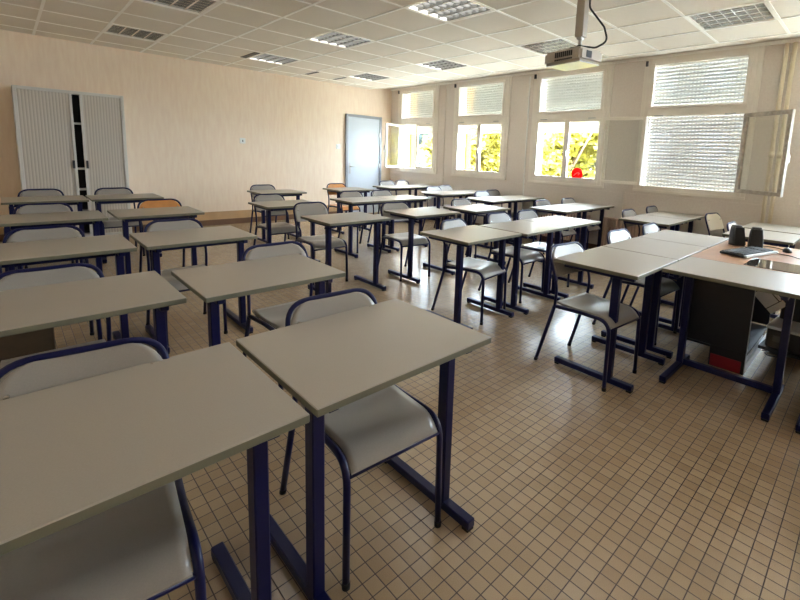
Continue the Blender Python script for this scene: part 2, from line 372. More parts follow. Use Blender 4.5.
def window(n, y0, y1, left, right, low_shutter, raised=False):
    """left = far side (y1), right = near side (y0); values are opening angles, 0 closed"""
    w = struct_empty('window_%d' % n, (XW, 0, 0))
    f = .055; zt = 2.055; zt2 = 2.165
    bm = B((-.03, .06, y0, y0+f, Z0, Z1), (-.03, .06, y1-f, y1, Z0, Z1), (-.03, .06, y0+f, y1-f, Z0, Z0+f), (-.03, .06, y0+f, y1-f, Z1-.07, Z1), (-.03, .06, y0+f, y1-f, zt, zt2))
    obj('window_frame', bev(bm, .004), 'white_paint', w)
    bm = B((-.022, 0, y0-.05, y0, Z0, Z1+.0), (-.022, 0, y1, y1+.05, Z0, Z1+.0), (-.035, 0, y0-.05, y1+.05, Z0-.035, Z0-.0))
    obj('casing', bev(bm, .003), 'white_paint', w)
    # fixed top light
    a, b = y0+f, y1-f
    bm = B((-.045, -.005, a, a+.045, zt2, Z1-.07), (-.045, -.005, b-.045, b, zt2, Z1-.07), (-.045, -.005, a+.045, b-.045, zt2, zt2+.03), (-.045, -.005, a+.045, b-.045, Z1-.10, Z1-.07))
    obj('top_light', bev(bm, .003), 'white_paint', w)
    obj('top_pane', B((-.012, -.008, a+.04, b-.04, zt2+.02, Z1-.09)), 'glass', w)
    obj('stay', B((-.06, -.045, a+.1, a+.22, zt-.0, zt+.015), (-.06, -.045, b-.22, b-.1, zt-.0, zt+.015)), 'metal', w)
    obj('latch', B((-.055, -.03, y1+.0, y1+.03, Z1-.1, Z1-.03)), 'dgrey', w)
    # shutters outside
    if not raised: oo = obj('shutter', slats(0, .736-.02, y0+.02, y1-.02, .13), 'slat', w); oo.location = (0, 0, zt2)
    if low_shutter: oo = obj('shutter', slats(0, 1.06, y0+.02, y1-.02, .13), 'slat', w); oo.location = (0, 0, Z0-.01)
    elif not raised: oo = obj('shutter', slats(0, .23, y0+.02, y1-.02, .13), 'slat', w); oo.location = (0, 0, 1.86)
    obj('shutter_rail', B((.1, .18, y0, y1, zt+.02, zt2-.02), (.11, .16, y0, y0+.03, Z0, Z1), (.11, .16, y1-.03, y1, Z0, Z1)), 'white_paint', w)
    mid = (a+b)/2; h = zt-Z0-f; z = Z0+f
    sash(w, b-mid+.0, h, (-.012 if not left else -.05, b, z), left, -1, handle=bool(left), dirty=False)
    sash(w, mid-a+.0, h, (-.012 if not right else -.05, a, z), right, 1, handle=not left or bool(right), dirty=right != 0)
    obj('sill', B((.06, .32, y0, y1, Z0-.04, Z0+.01)), 'wall_out', w)
    return w
R_ = math.radians
window(1, *WY[0], -R_(71), 0, False)
window(2, *WY[1], 0, 0, False)
window(3, *WY[2], 0, 0, False)
window(4, *WY[3], -R_(166), R_(150), True)
window(5, *WY[4], 0, 0, False, True)
window(6, *WY[5], 0, 0, False, True)  # unseen window added behind the camera to let in more daylight

# red sticker on window 3
s = thing('round_sticker', 'round red warning sticker on the glass of the third window', 'sticker', (XW-.021, 3.53, 1.19), 0)
bm = bmesh.new(); disc(bm, (0, 0, 0), (1, 0, 0), .1, .003, 28); obj('disc', bm, 'redsign', s)
bm = bmesh.new(); tube(bm, [(-.003, .055, -.03), (-.003, .03, -.003), (-.003, 0, .015), (-.003, -.03, .02), (-.003, -.055, 0)], .004, 5); tube(bm, [(-.003, -.035, .018), (-.003, -.022, -.018)], .003, 5)
obj('white_mark', bm, 'white', s)

# pipes, conduit
def pipe(y, lb):
    bm = bmesh.new(); tube(bm, [(XW-.07, y, 0), (XW-.07, y, 2.83)], .022, 12)
    o = thing('heating_pipe', lb, 'pipe', (0, 0, 0), 0, 'vertical pipes on the window wall'); obj('pipe', bm, 'cream_pipe', o)
    bm = bmesh.new(); tube(bm, [(XW-.07, y, 1.52), (XW-.07, y, 1.6)], .028, 12); tube(bm, [(XW-.07, y, .5), (XW-.07, y, .53)], .028, 12); obj('collar', bm, 'cream_pipe', o)
    bm = bmesh.new(); tube(bm, [(XW-.07, y, 1.0), (XW-.0, y, 1.0)], .006, 6); tube(bm, [(XW-.07, y, 2.4), (XW-.0, y, 2.4)], .006, 6); obj('bracket', bm, 'cream_pipe', o)
pipe(.99, 'cream vertical heating pipe nearer the shuttered window'); pipe(.915, 'cream vertical heating pipe nearer the picture edge')
tag(obj('cable_conduit', B((XW-.02, XW, 4.55, 4.57, .0, 2.8)), 'white'), 'thin white cable conduit between the second and third windows', 'conduit')
tag(obj('cable_conduit', B((XW-.02, XW, 2.74, 2.76, .0, .99)), 'wallB'), 'grey conduit on the wall below the half open casement', 'conduit')
tag(obj('cable_conduit', B((XW-.02, XW, 6.62, 6.64, .0, 2.8)), 'wallB'), 'grey conduit between the first two windows from the door', 'conduit')
# radiators
def radiator(y0, y1, lb, cnt):
    o = thing('radiator', lb, 'radiator', (XW-.13, y0, 0), 0, 'ribbed radiators below the windows')
    p = (y1-y0)/cnt
    proto = None
    for k in range(cnt):
        if proto is None:
            bm = bmesh.new()
            for xx in (-.05, .05): box(bm, xx-.018, xx+.018, -.017, .017, .12, .56)
            box(bm, -.06, .06, -.012, .012, .12, .17); box(bm, -.06, .06, -.012, .012, .50, .565)
            proto = obj('section', bev(bm, .006), 'radiator', o); proto.location = (0, p/2, 0)
        else:
            c = proto.copy(); C.objects.link(c); c.parent = o; c.location = (0, p*(k+.5), 0)
    bm = bmesh.new(); tube(bm, [(0, .01, .14), (0, y1-y0-.01, .14)], .016, 8); tube(bm, [(0, .01, .54), (0, y1-y0-.01, .54)], .016, 8); obj('header', bm, 'radiator', o)
    bm = B((-.03, .03, .04, .07, 0, .13), (-.03, .03, y1-y0-.07, y1-y0-.04, 0, .13)); obj('foot', bm, 'radiator', o)
radiator(3.2, 4.15, 'ribbed radiator below the window with the red sticker', 19)
radiator(2.3, 3.0, 'ribbed radiator below the fully shuttered window', 14)

# ------------------------------------------------------------------ door, switches
d = struct_empty('door_1', (0, YB, 0))
x0, x1, zt = 5.25, 6.2, 2.21
obj('door_leaf', bev(B((x0+.055, x1-.055, -.03, .0, .01, zt-.055)), .003), 'door', d)
obj('door_frame', bev(B((x0, x0+.055, -.05, 0, 0, zt), (x1-.055, x1, -.05, 0, 0, zt), (x0+.055, x1-.055, -.05, 0, zt-.055, zt)), .004), 'door_frame', d)
bm = B((x0+.085, x0+.125, -.04, -.028, .92, 1.16)); tube(bm, [(x0+.105, -.03, 1.08), (x0+.105, -.08, 1.08), (x0+.23, -.08, 1.08)], .01, 8)
obj('door_handle', bm, 'metal', d)
obj('hinge', B((x1-.075, x1-.05, -.06, -.045, .3, .4), (x1-.075, x1-.05, -.06, -.045, 1.05, 1.15), (x1-.075, x1-.05, -.06, -.045, 1.75, 1.85)), 'metal', d)
def plate(x, z, lb, mark):
    o = thing('wall_switch', lb, 'switch', (x, YB, z)); obj('cover_plate', bev(B((-.05, .05, -.012, 0, -.05, .05)), .004), 'white', o)
    if mark:
        bm = bmesh.new(); tube(bm, [(.0, -.014, -.018), (.0, -.014, .018)], .008, 6); obj('rocker', bm, 'dgrey', o)
    else: obj('rocker', bev(B((-.025, .025, -.018, -.012, -.03, .03)), .002), 'white', o)
plate(3.1, 1.52, 'small white plate with a dark rocker in the middle of the cream wall', True)
plate(5.08, 1.5, 'small white light switch just left of the grey door', False)
plate(6.33, 1.47, 'tiny pale plate right of the door in the corner', False)

# ------------------------------------------------------------------ tambour cabinet
cb = thing('tambour_cabinet', 'tall grey two-door tambour cabinet, slightly ajar, against the cream wall', 'cabinet', (.71, 8.2, 0))
w, h, dp = .575, 2.07, .2
obj('body', bev(B((-w, -w+.04, -dp, dp, 0, h), (w-.04, w, -dp, dp, 0, h), (-w+.04, w-.04, -dp, dp, h-.04, h), (-w+.04, w-.04, -dp, dp, .0, .08), (-w+.04, w-.04, dp-.01, dp, .08, h-.04)), .003), 'cab', cb)
for a, b, hx in ((-w+.04, -.0, -.035), (.08, w-.04, .11)):
    o = obj('tambour_door', B((a, b, -dp+.012, -dp+.024, .08, h-.04)), 'tambour', cb)
    obj('edge_strip', bev(B((b-.03 if a < -.1 else a, b if a < -.1 else a+.03, -dp+.002, -dp+.012, .08, h-.04)), .002), 'cab', o)
    obj('handle', B((hx-.012, hx+.012, -dp-.012, -dp+.006, 1.02, 1.13)), 'dgrey', o)
for z in (.4, .71, 1.0, 1.625): obj('shelf', B((-w+.04, w-.04, -dp+.03, dp-.01, z, z+.025)), 'cab', cb)
obj('inner_back', B((-w+.05, w-.05, -dp+.16, -dp+.17, .08, h-.04)), 'black', cb)  # black sheet stands in for the shade seen between the doors

# ------------------------------------------------------------------ student desk prototype: origin at near-left corner, 0.70 x 0.55, near edge at y = 0
DW, DD, DH, TT = .70, .56, .75, .024
def make_desk(label, m_='laminate', bar=False):
    o = thing('school_desk', label, 'desk')
    bm = bmesh.new(); vs, fs = box(bm, .002, DW-.002, 0, DD, DH-TT, DH)
    for f in fs: f.material_index = 0 if abs(f.normal.z) > .5 or f.calc_center_median().z > DH-1e-4 or f.calc_center_median().z < DH-TT+1e-4 else 1
    bev(bm, .0025)
    for f in bm.faces:
        c = f.calc_center_median(); f.material_index = 0 if c.z > DH-.002 else 1
    obj('tabletop', bm, [m_, 'edge'], o)
    for sx in (.055, DW-.095):
        if bar: y0, y1, yl = .0, .5, .32
        else: y0, y1, yl = -.01, .53, .125
        obj('leg', bev(B((sx, sx+.04, yl, yl+.05, .035, DH-TT-.03)), .004), 'blue', o)
        ft = obj('foot', bev(B((sx-.0, sx+.04, y0, y1, .012, .047)), .004), 'blue', o)
        obj('foot_cap', bev(B((sx+.002, sx+.038, y0+.002, y0+.035, 0, .014)), .003), 'rubber', ft); obj('foot_cap', bev(B((sx+.002, sx+.038, y1-.035, y1-.002, 0, .014)), .003), 'rubber', ft)
        obj('support_arm', bev(B((sx+.004, sx+.036, .04, DD-.05, DH-TT-.032, DH-TT)), .003), 'blue', o)
    yb = .14 if not bar else .33
    obj('cross_beam', bev(B((.095, DW-.095, yb, yb+.03, DH-TT-.045, DH-TT-.005)), .003), 'blue', o)
    if bar: obj('floor_bar', bev(B((.095, DW-.095, yb, yb+.035, .03, .07)), .004), 'blue', o)
    return o

# ------------------------------------------------------------------ chair prototype: origin between the front legs, y towards the back
def make_chair(label, ms='seat', rnd=False, cat='chair', name='school_chair'):
    o = thing(name, label, cat); r = .012; hw = .181
    for s in (-1, 1):
        # front leg turning into the side rail
        p = fillet([(s*(hw+.012), -.005, .012), (s*(hw+.008), 0, .442), (s*(hw+.004), .2, .438), (s*(hw+.01), .395, .428)], [.085, .05], 8)
        bm = bmesh.new(); tube(bm, p, r, 10); lg = obj('front_leg', bm, 'blue', o)
        bm = bmesh.new(); tube(bm, [(s*(hw+.012), -.006, 0), (s*(hw+.012), -.005, .022)], r+.0015, 10); obj('foot_cap', bm, 'rubber', lg)
        # rear leg
        bm = bmesh.new(); tube(bm, [(s*(hw+.02), .515, .018), (s*(hw+.012), .4, .43)], r, 10); lg = obj('rear_leg', bm, 'blue', o)
        bm = bmesh.new(); tube(bm, [(s*(hw+.0205), .52, 0), (s*(hw+.02), .513, .022)], r+.0015, 10); obj('foot_cap', bm, 'rubber', lg)
    # back arch
    q = hw+.012
    side = [(q, .4, .43), (q+.003, .388, .56), (q, .488, .818)]
    pts = [Vector((x, y, z)) for x, y, z in side]+[Vector((-x, y, z)) for x, y, z in side[::-1]]
    bm = bmesh.new(); tube(bm, fillet(pts, [.25, .1, .1, .25], 9), .0095, 10)
    obj('back_frame', bm, 'blue', o)
    bm = bmesh.new(); tube(bm, [(-hw-.008, .002, .388), (hw+.008, .002, .388)], .0085, 8); obj('front_rail', bm, 'blue', o)
    bm = bmesh.new(); tube(bm, [(-hw, .37, .42), (hw, .37, .42)], .009, 8); obj('rear_rail', bm, 'blue', o)
    # seat: saddle shaped shell with a rolled front edge
    bm = bmesh.new(); nx, ny = 14, 18; grid = []
    def sp(u, v):
        x = (u-.5)*2*(hw-.006+.004*v); y = -.004+v*.405
        z = .452
        if v < .22: z -= .052*(1-v/.22)**2.2
        cx = (u-.5)*2; z -= .016*math.exp(-((v-.62)/.2)**2)*(1-cx*cx)**1.0
        if v > .9: z += .006*((v-.9)/.1)
        if v > .93: x *= 1-.03*((v-.93)/.07)
        return x, y, z
    for top in (0, 1):
        g = [[bm.verts.new((lambda p: (p[0], p[1], p[2]-(0 if top else .009)))(sp(i/nx, j/ny))) for i in range(nx+1)] for j in range(ny+1)]
        grid.append(g)
        for j in range(ny):
            for i in range(nx):
                f = bm.faces.new((g[j][i], g[j][i+1], g[j+1][i+1], g[j+1][i])); f.smooth = True
    lo, hi = grid
    ring = [(0, i) for i in range(nx+1)]+[(j, nx) for j in range(1, ny+1)]+[(ny, i) for i in range(nx-1, -1, -1)]+[(j, 0) for j in range(ny-1, 0, -1)]
    for k in range(len(ring)):
        a, b = ring[k], ring[(k+1) % len(ring)]; bm.faces.new((lo[a[0]][a[1]], lo[b[0]][b[1]], hi[b[0]][b[1]], hi[a[0]][a[1]]))
    obj('seat', bm, ms, o)
    # backrest panel inside the arch, slightly dished
    bm = bmesh.new(); n = 16; z0, z1 = .625, .814; hwp = q-.004; rc = .15 if rnd else .098
    def wid(z, base):
        e = z1-z
        if e < rc: return hwp-rc+math.sqrt(max(0, rc*rc-(rc-e)**2))
        e = z-z0
        if e < .02: return hwp-.02+math.sqrt(max(0, .0004-(.02-e)**2))
        return hwp
    zs = [z0+.0005]+[z0+.02*k/3 for k in (1, 2, 3)]+[z0+.02+(z1-rc-z0-.02)*k/4 for k in range(1, 5)]+[z1-rc*(1-math.sin(PI/2*k/7)) for k in range(1, 8)]
    F = []
    for fr in (0, 1):
        g = []
        for z in zs:
            wz = max(wid(z, 0), .02); row = []
            for i in range(n+1):
                x = -wz+2*wz*i/n; y = .419+(z-.64)*.385+.012*(1-(x/hwp)**2)-(.014 if fr else .006)
                row.append(bm.verts.new((x, y, z)))
            g.append(row)
        F.append(g)
        for j in range(len(zs)-1):
            for i in range(n):
                f = bm.faces.new((g[j][i], g[j][i+1], g[j+1][i+1], g[j+1][i])); f.smooth = True
    lo, hi = F; ny = len(zs)-1; nx = n
    ring = [(0, i) for i in range(nx+1)]+[(j, nx) for j in range(1, ny+1)]+[(ny, i) for i in range(nx-1, -1, -1)]+[(j, 0) for j in range(ny-1, 0, -1)]
    for k in range(len(ring)):
        a, b = ring[k], ring[(k+1) % len(ring)]; bm.faces.new((lo[a[0]][a[1]], lo[b[0]][b[1]], hi[b[0]][b[1]], hi[a[0]][a[1]]))
    bk = obj('backrest', bm, ms, o)
    for s in (-1, 1):
        bm = bmesh.new(); disc(bm, (s*(hwp-.035), .444, .745), (0, 1, -.3), .006, .012, 10)
        obj('rivet', bm, 'rivet', bk)
    return o

DESKS = [  # near-left corner x, y, rotation, label
 (-.21, .94, 0, 'grey desk filling the bottom left corner of the photo'),
 (.508, .945, 0, 'grey desk in the front row, its whole top visible, second from left'),
 (-.19, 2.07, 0, 'left desk of the second row from the front, cut by the left edge'),
 (.565, 2.015, 0, 'right desk of the second row of the left block'),
 (-.15, 3.29, 0, 'left desk of the third row from the front, cut by the left edge'),
 (.595, 3.28, 0, 'right desk of the third row of the left block, in front of the silver backrest'),
 (-.1, 4.74, 0, 'left desk of the fourth row of the left block'),
 (.66, 4.74, 0, 'desk in front of the orange chair of the left block'),
 (-.06, 6.32, 0, 'left desk of the last row, in front of the tambour cabinet'),
 (.66, 6.32, 0, 'right desk of the last row, beside the right half of the cabinet'),
 (2.02, 3.5, 0, 'lone grey desk in the centre left, right of the aisle'),
 (2.03, 4.86, 0, 'grey desk behind the lone centre left desk, second towards the cream wall'),
 (2.58, 6.36, 0, 'small looking desk nearest the cream wall, left of the door'),
 (3.9, 6.44, 0, 'desk in front of the orange chair near the door'),
 (3.13, 4.86, 0, 'left desk of the pair two rows before the door'),
 (3.835, 4.86, 0, 'right desk of the pair two rows before the door, yellow reflection on it'),
 (3.02, 3.48, 0, 'grey desk in the centre between the lone desk and the aisle chairs'),
 (3.92, 3.42, 0, 'desk right of the centre desk, behind the pair with the colourful reflections'),
 (2.44, 2.19, 0, 'single desk left of the wide pair with colourful reflections'),
 (3.16, 2.15, 0, 'left desk of the pair with yellow reflection, in the middle of the room'),
 (3.865, 2.15, 0, 'right desk of the middle pair, pink and white reflection on it'),
 (4.98, 2.82, 0, 'left desk of the bluish pair beside the radiator'),
 (5.685, 2.82, 0, 'right desk of the bluish pair beside the radiator'),
 (5.08, 4.1, 0, 'left desk of the bluish pair below the second and third windows'),
 (5.785, 4.1, 0, 'right desk of the bluish pair below the second and third windows'),
 (5.08, 5.2, 0, 'left desk of the bluish pair below the second window from the door'),
 (5.785, 5.2, 0, 'right desk of the bluish pair below the second window from the door'),
 (5.09, 6.62, 0, 'left desk of the last bluish pair in the corner by the door'),
 (5.795, 6.62, 0, 'right desk of the last bluish pair in the corner by the door'),
 (2.53, .94, 0, 'left desk of the right front row, its blue foot out in the open'),
 (3.24, .94, 0, 'middle desk of the right front row, behind the desk over the black cabinet'),
 (3.945, .94, 0, 'right desk of the right front row, beside the brown computer desk'),
 (5.03, 1.6, 0, 'left desk of the pair in front of the shuttered window'),
 (5.74, 1.6, 0, 'right desk of the pair in front of the shuttered window'),
 (4.9, .5, 0, 'desk behind the two black loudspeakers'),
 (5.66, .5, 0, 'desk right beside the heating pipes'),
]
protoD = None
for x, y, rz, lb in DESKS:
    if protoD is None: protoD = make_desk(lb); protoD.location = (x, y, 0); protoD['group'] = 'grey school desks'
    else: dup(protoD, (x, y, 0), rz, lb)
# desks turned a quarter in front of the computer desk
m1 = make_desk('grey desk turned sideways in front of the black cabinet', bar=True); m1.location = (2.875, .925, 0); m1.rotation_euler = (0, 0, -PI/2); m1['group'] = 'grey school desks'
dup(m1, (2.875, .22, 0), -PI/2, 'sideways grey desk at the right edge of the photo')

CH = [  # x, y of the front legs, rotation (deg), label, kind
 (.065, 1.06, -6, 'grey chair with blue frame in the bottom left corner, pushed under the corner desk', 's'),
 (.868, 1.06, -4, 'grey chair pushed under the front desk with the whole top visible', 's'),
 (.1, 2.18, 0, 'grey chair at the left desk of the second row', 's'),
 (1.13, 2.13, 0, 'grey chair at the right desk of the second row of the left block', 's'),
 (.155, 3.45, 0, 'grey chair at the left desk of the third row', 's'),
 (.89, 3.4, 0, 'silver grey chair at the right desk of the third row of the left block', 's'),
 (.22, 4.93, 0, 'grey chair at the left desk of the fourth row', 's'),
 (1.12, 4.93, 0, 'orange wooden chair in the left block, near the cabinet', 'w'),
 (.275, 6.52, 0, 'grey chair in front of the left half of the cabinet', 's'),
 (.955, 6.5, 0, 'grey chair in front of the right half of the cabinet', 's'),
 (2.34, 4.04, -3, 'grey chair pulled out behind the lone centre left desk', 's'),
 (2.35, 5.1, 0, 'grey chair at the second desk of the centre left column', 's'),
 (2.87, 6.56, 0, 'small looking grey chair against the cream wall, furthest of its column', 's'),
 (4.19, 6.55, 0, 'orange wooden chair nearest the door', 'w'),
 (3.58, 5.12, 0, 'left grey chair of the pair before the orange chair by the door', 's'),
 (4.13, 5.12, 0, 'right grey chair of the pair before the orange chair by the door', 's'),
 (3.19, 3.65, -7, 'grey chair at the centre desk, standing in the floor glare', 's'),
 (4.35, 3.6, 0, 'grey chair at the desk behind the pair with the colourful reflections', 's'),
 (2.92, 2.29, 8, 'grey chair at the single desk left of the wide middle pair', 's'),
 (3.64, 2.38, 0, 'grey chair at the left desk of the middle pair', 's'),
 (4.13, 2.36, 0, 'grey chair at the right desk of the middle pair', 's'),
 (5.37, 2.96, 0, 'grey chair at the left desk of the bluish pair by the radiator', 's'),
 (6.09, 2.96, 0, 'grey chair at the right desk of the bluish pair by the radiator', 's'),
 (5.7, 4.38, 0, 'left of the two grey chairs below the third window', 's'),
 (6.13, 4.5, 0, 'right of the two grey chairs below the third window', 's'),
 (5.56, 5.45, 0, 'left of the two grey chairs below the second window', 's'),
 (5.99, 5.58, 0, 'right of the two grey chairs below the second window, blue sheen on its back', 's'),
 (5.62, 6.95, 0, 'left of the two grey chairs in the corner by the door', 's'),
 (6.05, 6.98, 0, 'white round-backed chair in the corner by the door', 'r'),
 (2.69, 1.05, -5, 'grey chair at the left desk of the right front row, rear legs in the open', 's'),
 (3.66, 1.1, -4, 'grey chair at the middle desk of the right front row', 's'),
 (4.37, 1.08, 0, 'grey chair at the right desk of the right front row', 's'),
 (5.44, 1.74, 0, 'grey chair at the left desk of the pair before the shuttered window', 's'),
 (6.2, 1.74, 0, 'grey chair at the right desk of the pair before the shuttered window', 's'),
 (5.34, .6, 0, 'cream chair at the desk behind the loudspeakers', 'c'),
 (6.06, .99, -10, 'taller cream chair pulled out beside the heating pipes', 'c'),
]
protos = {}
for x, y, rz, lb, k in CH:
    if k not in protos:
        c = make_chair(lb, {'s': 'seat', 'w': 'wood', 'r': 'cream_seat', 'c': 'cream_seat'}[k], rnd=k == 'r'); protos[k] = c
        c.location = (x, y, 0); c.rotation_euler = (0, 0, R_(rz)); c['group'] = 'school chairs with blue frames'
    else: dup(protos[k], (x, y, 0), R_(rz), lb)

# ------------------------------------------------------------------ computer corner
t = thing('computer_desk', 'brown wooden computer desk with a glass plate, behind the sideways desks', 'desk', (3.435, -1.0, 0))
obj('tabletop', bev(B((0, 1.12, 0, 1.925, .726, .75)), .003), 'brown_top', t)
gp = obj('glass_plate', bev(B((.02, .34, .95, 1.6, .75, .7535)), .001), 'glass_dark', t)
for x, y in ((1.04, .05), (1.04, 1.84), (.05, .05)): obj('leg', bev(B((x, x+.04, y, y+.04, 0, .726)), .003), 'blue', t)
obj('apron', B((1.05, 1.07, .1, 1.84, .62, .726)), 'blue', t)

c = thing('computer_cabinet', 'black cabinet with a red patch at its base under the sideways desk', 'cabinet', (3.425, .51, 0))
obj('front_panel', bev(B((0, .018, .0, .42, .15, .724)), .002), 'navy', c)
obj('plinth', bev(B((0, .018, .0, .215, .0, .15)), .002), 'navy', c)
obj('red_patch', B((-.004, 0, .02, .205, .005, .088)), 'red', c)
obj('side_panel', bev(B((.018, .8, .40, .418, .15, .724)), .002), 'navy', c)
obj('side_edge', B((-.003, .006, -.004, 0, 0, .724)), 'silver', c)
obj('skirt', bev(B((.02, .85, -.002, .012, .0, .07)), .002), 'silver', c)
obj('skirt', bev(B((.02, .6, -.002, .012, .1, .125)), .002), 'silver', c)
obj('back_panel', B((.8, .818, .0, .418, .15, .724)), 'navy', c)
obj('bottom', B((.02, .8, .0, .4, .125, .14)), 'navy', c)

mo = thing('monitor', 'pale panel tilted below the computer desk, beside the black cabinet', 'monitor', (3.6, .455, .52))
def tilt(name, u0, u1, v0, v1, x0, x1, m):
    ca, sa = math.cos(R_(45)), math.sin(R_(45))
    MX = Matrix(((1, 0, 0, 0), (0, -ca, -sa, 0), (0, -sa, ca, 0), (0, 0, 0, 1)))   # u runs down towards -y, v up towards -y... 
    bm = bmesh.new(); box(bm, x0, x1, u0, u1, v0, v1, 0, MX); return obj(name, bm, m, mo)
tilt('casing', -.07, .09, -.055, .055, 0, .03, 'white')
tilt('groove', .045, .05, -.055, .055, -.001, .0, 'dgrey')
tilt('screen_edge', -.06, .045, .036, .042, -.001, .0, 'black')
obj('arm', B((.03, .16, .0, .03, -.02, .02)), 'black', mo)

pt = thing('printer', 'grey-topped black printer right of the black cabinet', 'printer', (3.76, .2, .2), R_(-4))
obj('body', bev(B((-.22, .22, -.1, .22, 0, .13)), .008), 'black', pt)
obj('top_cover', bev(B((-.225, .225, -.105, .225, .13, .152)), .006), 'silver', pt)
obj('slot', B((-.15, .1, -.02, -.008, .152, .154)), 'black', pt)
obj('front_label', B((-.2225, -.22, .1, .18, .05, .09)), 'dgrey', pt)
s_ = thing('equipment_shelf', 'low dark shelf carrying the printer', 'shelf', (3.76, .2, 0), R_(-4))
obj('board', B((-.24, .3, -.12, .25, .18, .2)), 'navy', s_); obj('support', B((.28, .3, -.12, .25, 0, .18)), 'navy', s_)
s_ = thing('computer_tower', 'black computer case standing on the printer, behind the pale tilted panel', 'computer', (3.86, .28, .352))
obj('case', bev(B((-.08, .12, -.04, .12, 0, .2)), .006), 'black', s_); obj('top_plate', B((-.085, .125, -.045, .125, .2, .208)), 'dgrey', s_)
bx = thing('adapter_box', 'small grey box lying on the floor below the printer', 'box', (4.12, .4, 0), R_(10))
obj('base', bev(B((-.1, .1, -.07, .07, 0, .045)), .004), 'dgrey', bx); obj('lid', bev(B((-.1, .1, -.07, .07, .045, .052)), .002), 'silver', bx)
bm = bmesh.new()
for k in range(4):
    pts = [(4.0+.1*k, .5-.03*k, .012)]
    for i in range(6): pts.append((4.05+.1*k+random.uniform(-.15, .25), .52+random.uniform(-.2, .1), .012+.012*(i % 2)))
    pts.append((4.5, .35, .01)); tube(bm, fillet(pts, .05, 4), .004, 6)
tag(obj('cables', bm, 'black'), 'tangle of black cables on the floor under the computer desk', 'cable')

# speakers
def speaker(x, y, rz, lb):
    o = thing('loudspeaker', lb, 'loudspeaker', (x, y, .75), R_(rz), 'desktop loudspeakers on the computer desk')
    bm = bmesh.new(); n = 12; rings = []
    for z, w, yo, dp in ((0, .052, 0, .05), (.03, .053, .002, .05), (.09, .049, .012, .044), (.14, .042, .022, .036), (.165, .032, .028, .026)):
        rings.append([bm.verts.new((w*(abs(math.cos(a))**.5)*math.copysign(1, math.cos(a)), yo+dp*(abs(math.sin(a))**.5)*math.copysign(1, math.sin(a)), z)) for a in [2*PI*(k+.5)/20 for k in range(20)]])
    for a, b in zip(rings, rings[1:]):
        for k in range(20): bm.faces.new((a[k], a[(k+1) % 20], b[(k+1) % 20], b[k])).smooth = True
    bm.faces.new(rings[0][::-1]); bm.faces.new(rings[-1])
    obj('housing', bm, 'black', o)
    bm = bmesh.new(); v = [bm.verts.new(p) for p in ((-.044, -.052, .012), (.044, -.052, .012), (.036, -.018, .15), (-.036, -.018, .15))]; bm.faces.new(v)
    g = bmesh.ops.extrude_face_region(bm, geom=bm.faces[:]); bmesh.ops.translate(bm, verts=[e for e in g['geom'] if isinstance(e, bmesh.types.BMVert)], vec=(0, .012, 0))
    obj('grille', bm, 'black', o)
speaker(4.3, .815, -50, 'black loudspeaker on the brown desk, left of the two'); speaker(4.3, .685, -75, 'black loudspeaker on the brown desk, right of the two')
# keyboard
kb = thing('keyboard', 'black and silver computer keyboard on the brown desk', 'keyboard', (3.95, .665, .75), R_(-15))
obj('base', bev(B((-.235, .235, -.09, .09, .004, .02)), .004), 'black', kb)
obj('front_trim', bev(B((-.235, .235, -.1, -.078, .003, .0215)), .003), 'silver', kb)
bm = bmesh.new()
for j in range(6):
    for i in range(20):
        if i in (14, 18) and j < 6 and i == 14: continue
        x = -.222+i*.0225; y = -.07+j*.025+(.008 if j == 5 else 0)
        box(bm, x, x+.019, y, y+.02, .02, .026)
ks = obj('keys', bm, 'dgrey', kb)
ms = thing('mouse', 'black computer mouse behind the keyboard on the brown desk', 'mouse', (4.3, .47, .75), R_(-70))
bm = bmesh.new(); bmesh.ops.create_icosphere(bm, subdivisions=3, radius=1)
for v in bm.verts: v.co = Vector((v.co.x*.03, v.co.y*.052, max(0, v.co.z*.034+.002)))
for f in bm.faces: f.smooth = True
obj('body', bm, 'black', ms); bm = bmesh.new(); disc(bm, (0, .025, .031), (1, 0, 0), .006, .008, 10); obj('wheel', bm, 'dgrey', ms)
bm = bmesh.new(); tube(bm, fillet([(4.36, .49, .755), (4.45, .6, .755), (4.3, .74, .755), (4.12, .76, .755)], .08, 6), .003, 6)
tube(bm, fillet([(4.15, .56, .755), (4.1, .42, .755), (4.0, .34, .755), (4.25, .22, .755), (4.4, .2, .755)], .08, 6), .003, 6)
tag(obj('mouse_cable', bm, 'dgrey'), 'thin dark cables curling on the brown desk around the mouse', 'cable')
bx = thing('storage_box', 'dark brown box on the floor under the left desks of the second row', 'box', (-.1, 3.08, 0))
obj('body', bev(B((-.21, .215, -.14, .14, 0, .5)), .005), 'brownbox', bx); obj('lid', bev(B((-.215, .22, -.145, .145, .5, .53)), .004), 'brownbox', bx)

# ------------------------------------------------------------------ projector
pz = 2.165; A_ = math.atan2(1.745-2.124, 3.14-3.207)
p = thing('projector', 'beige ceiling projector hanging from a square pole', 'projector', (3.35, 1.9, pz))
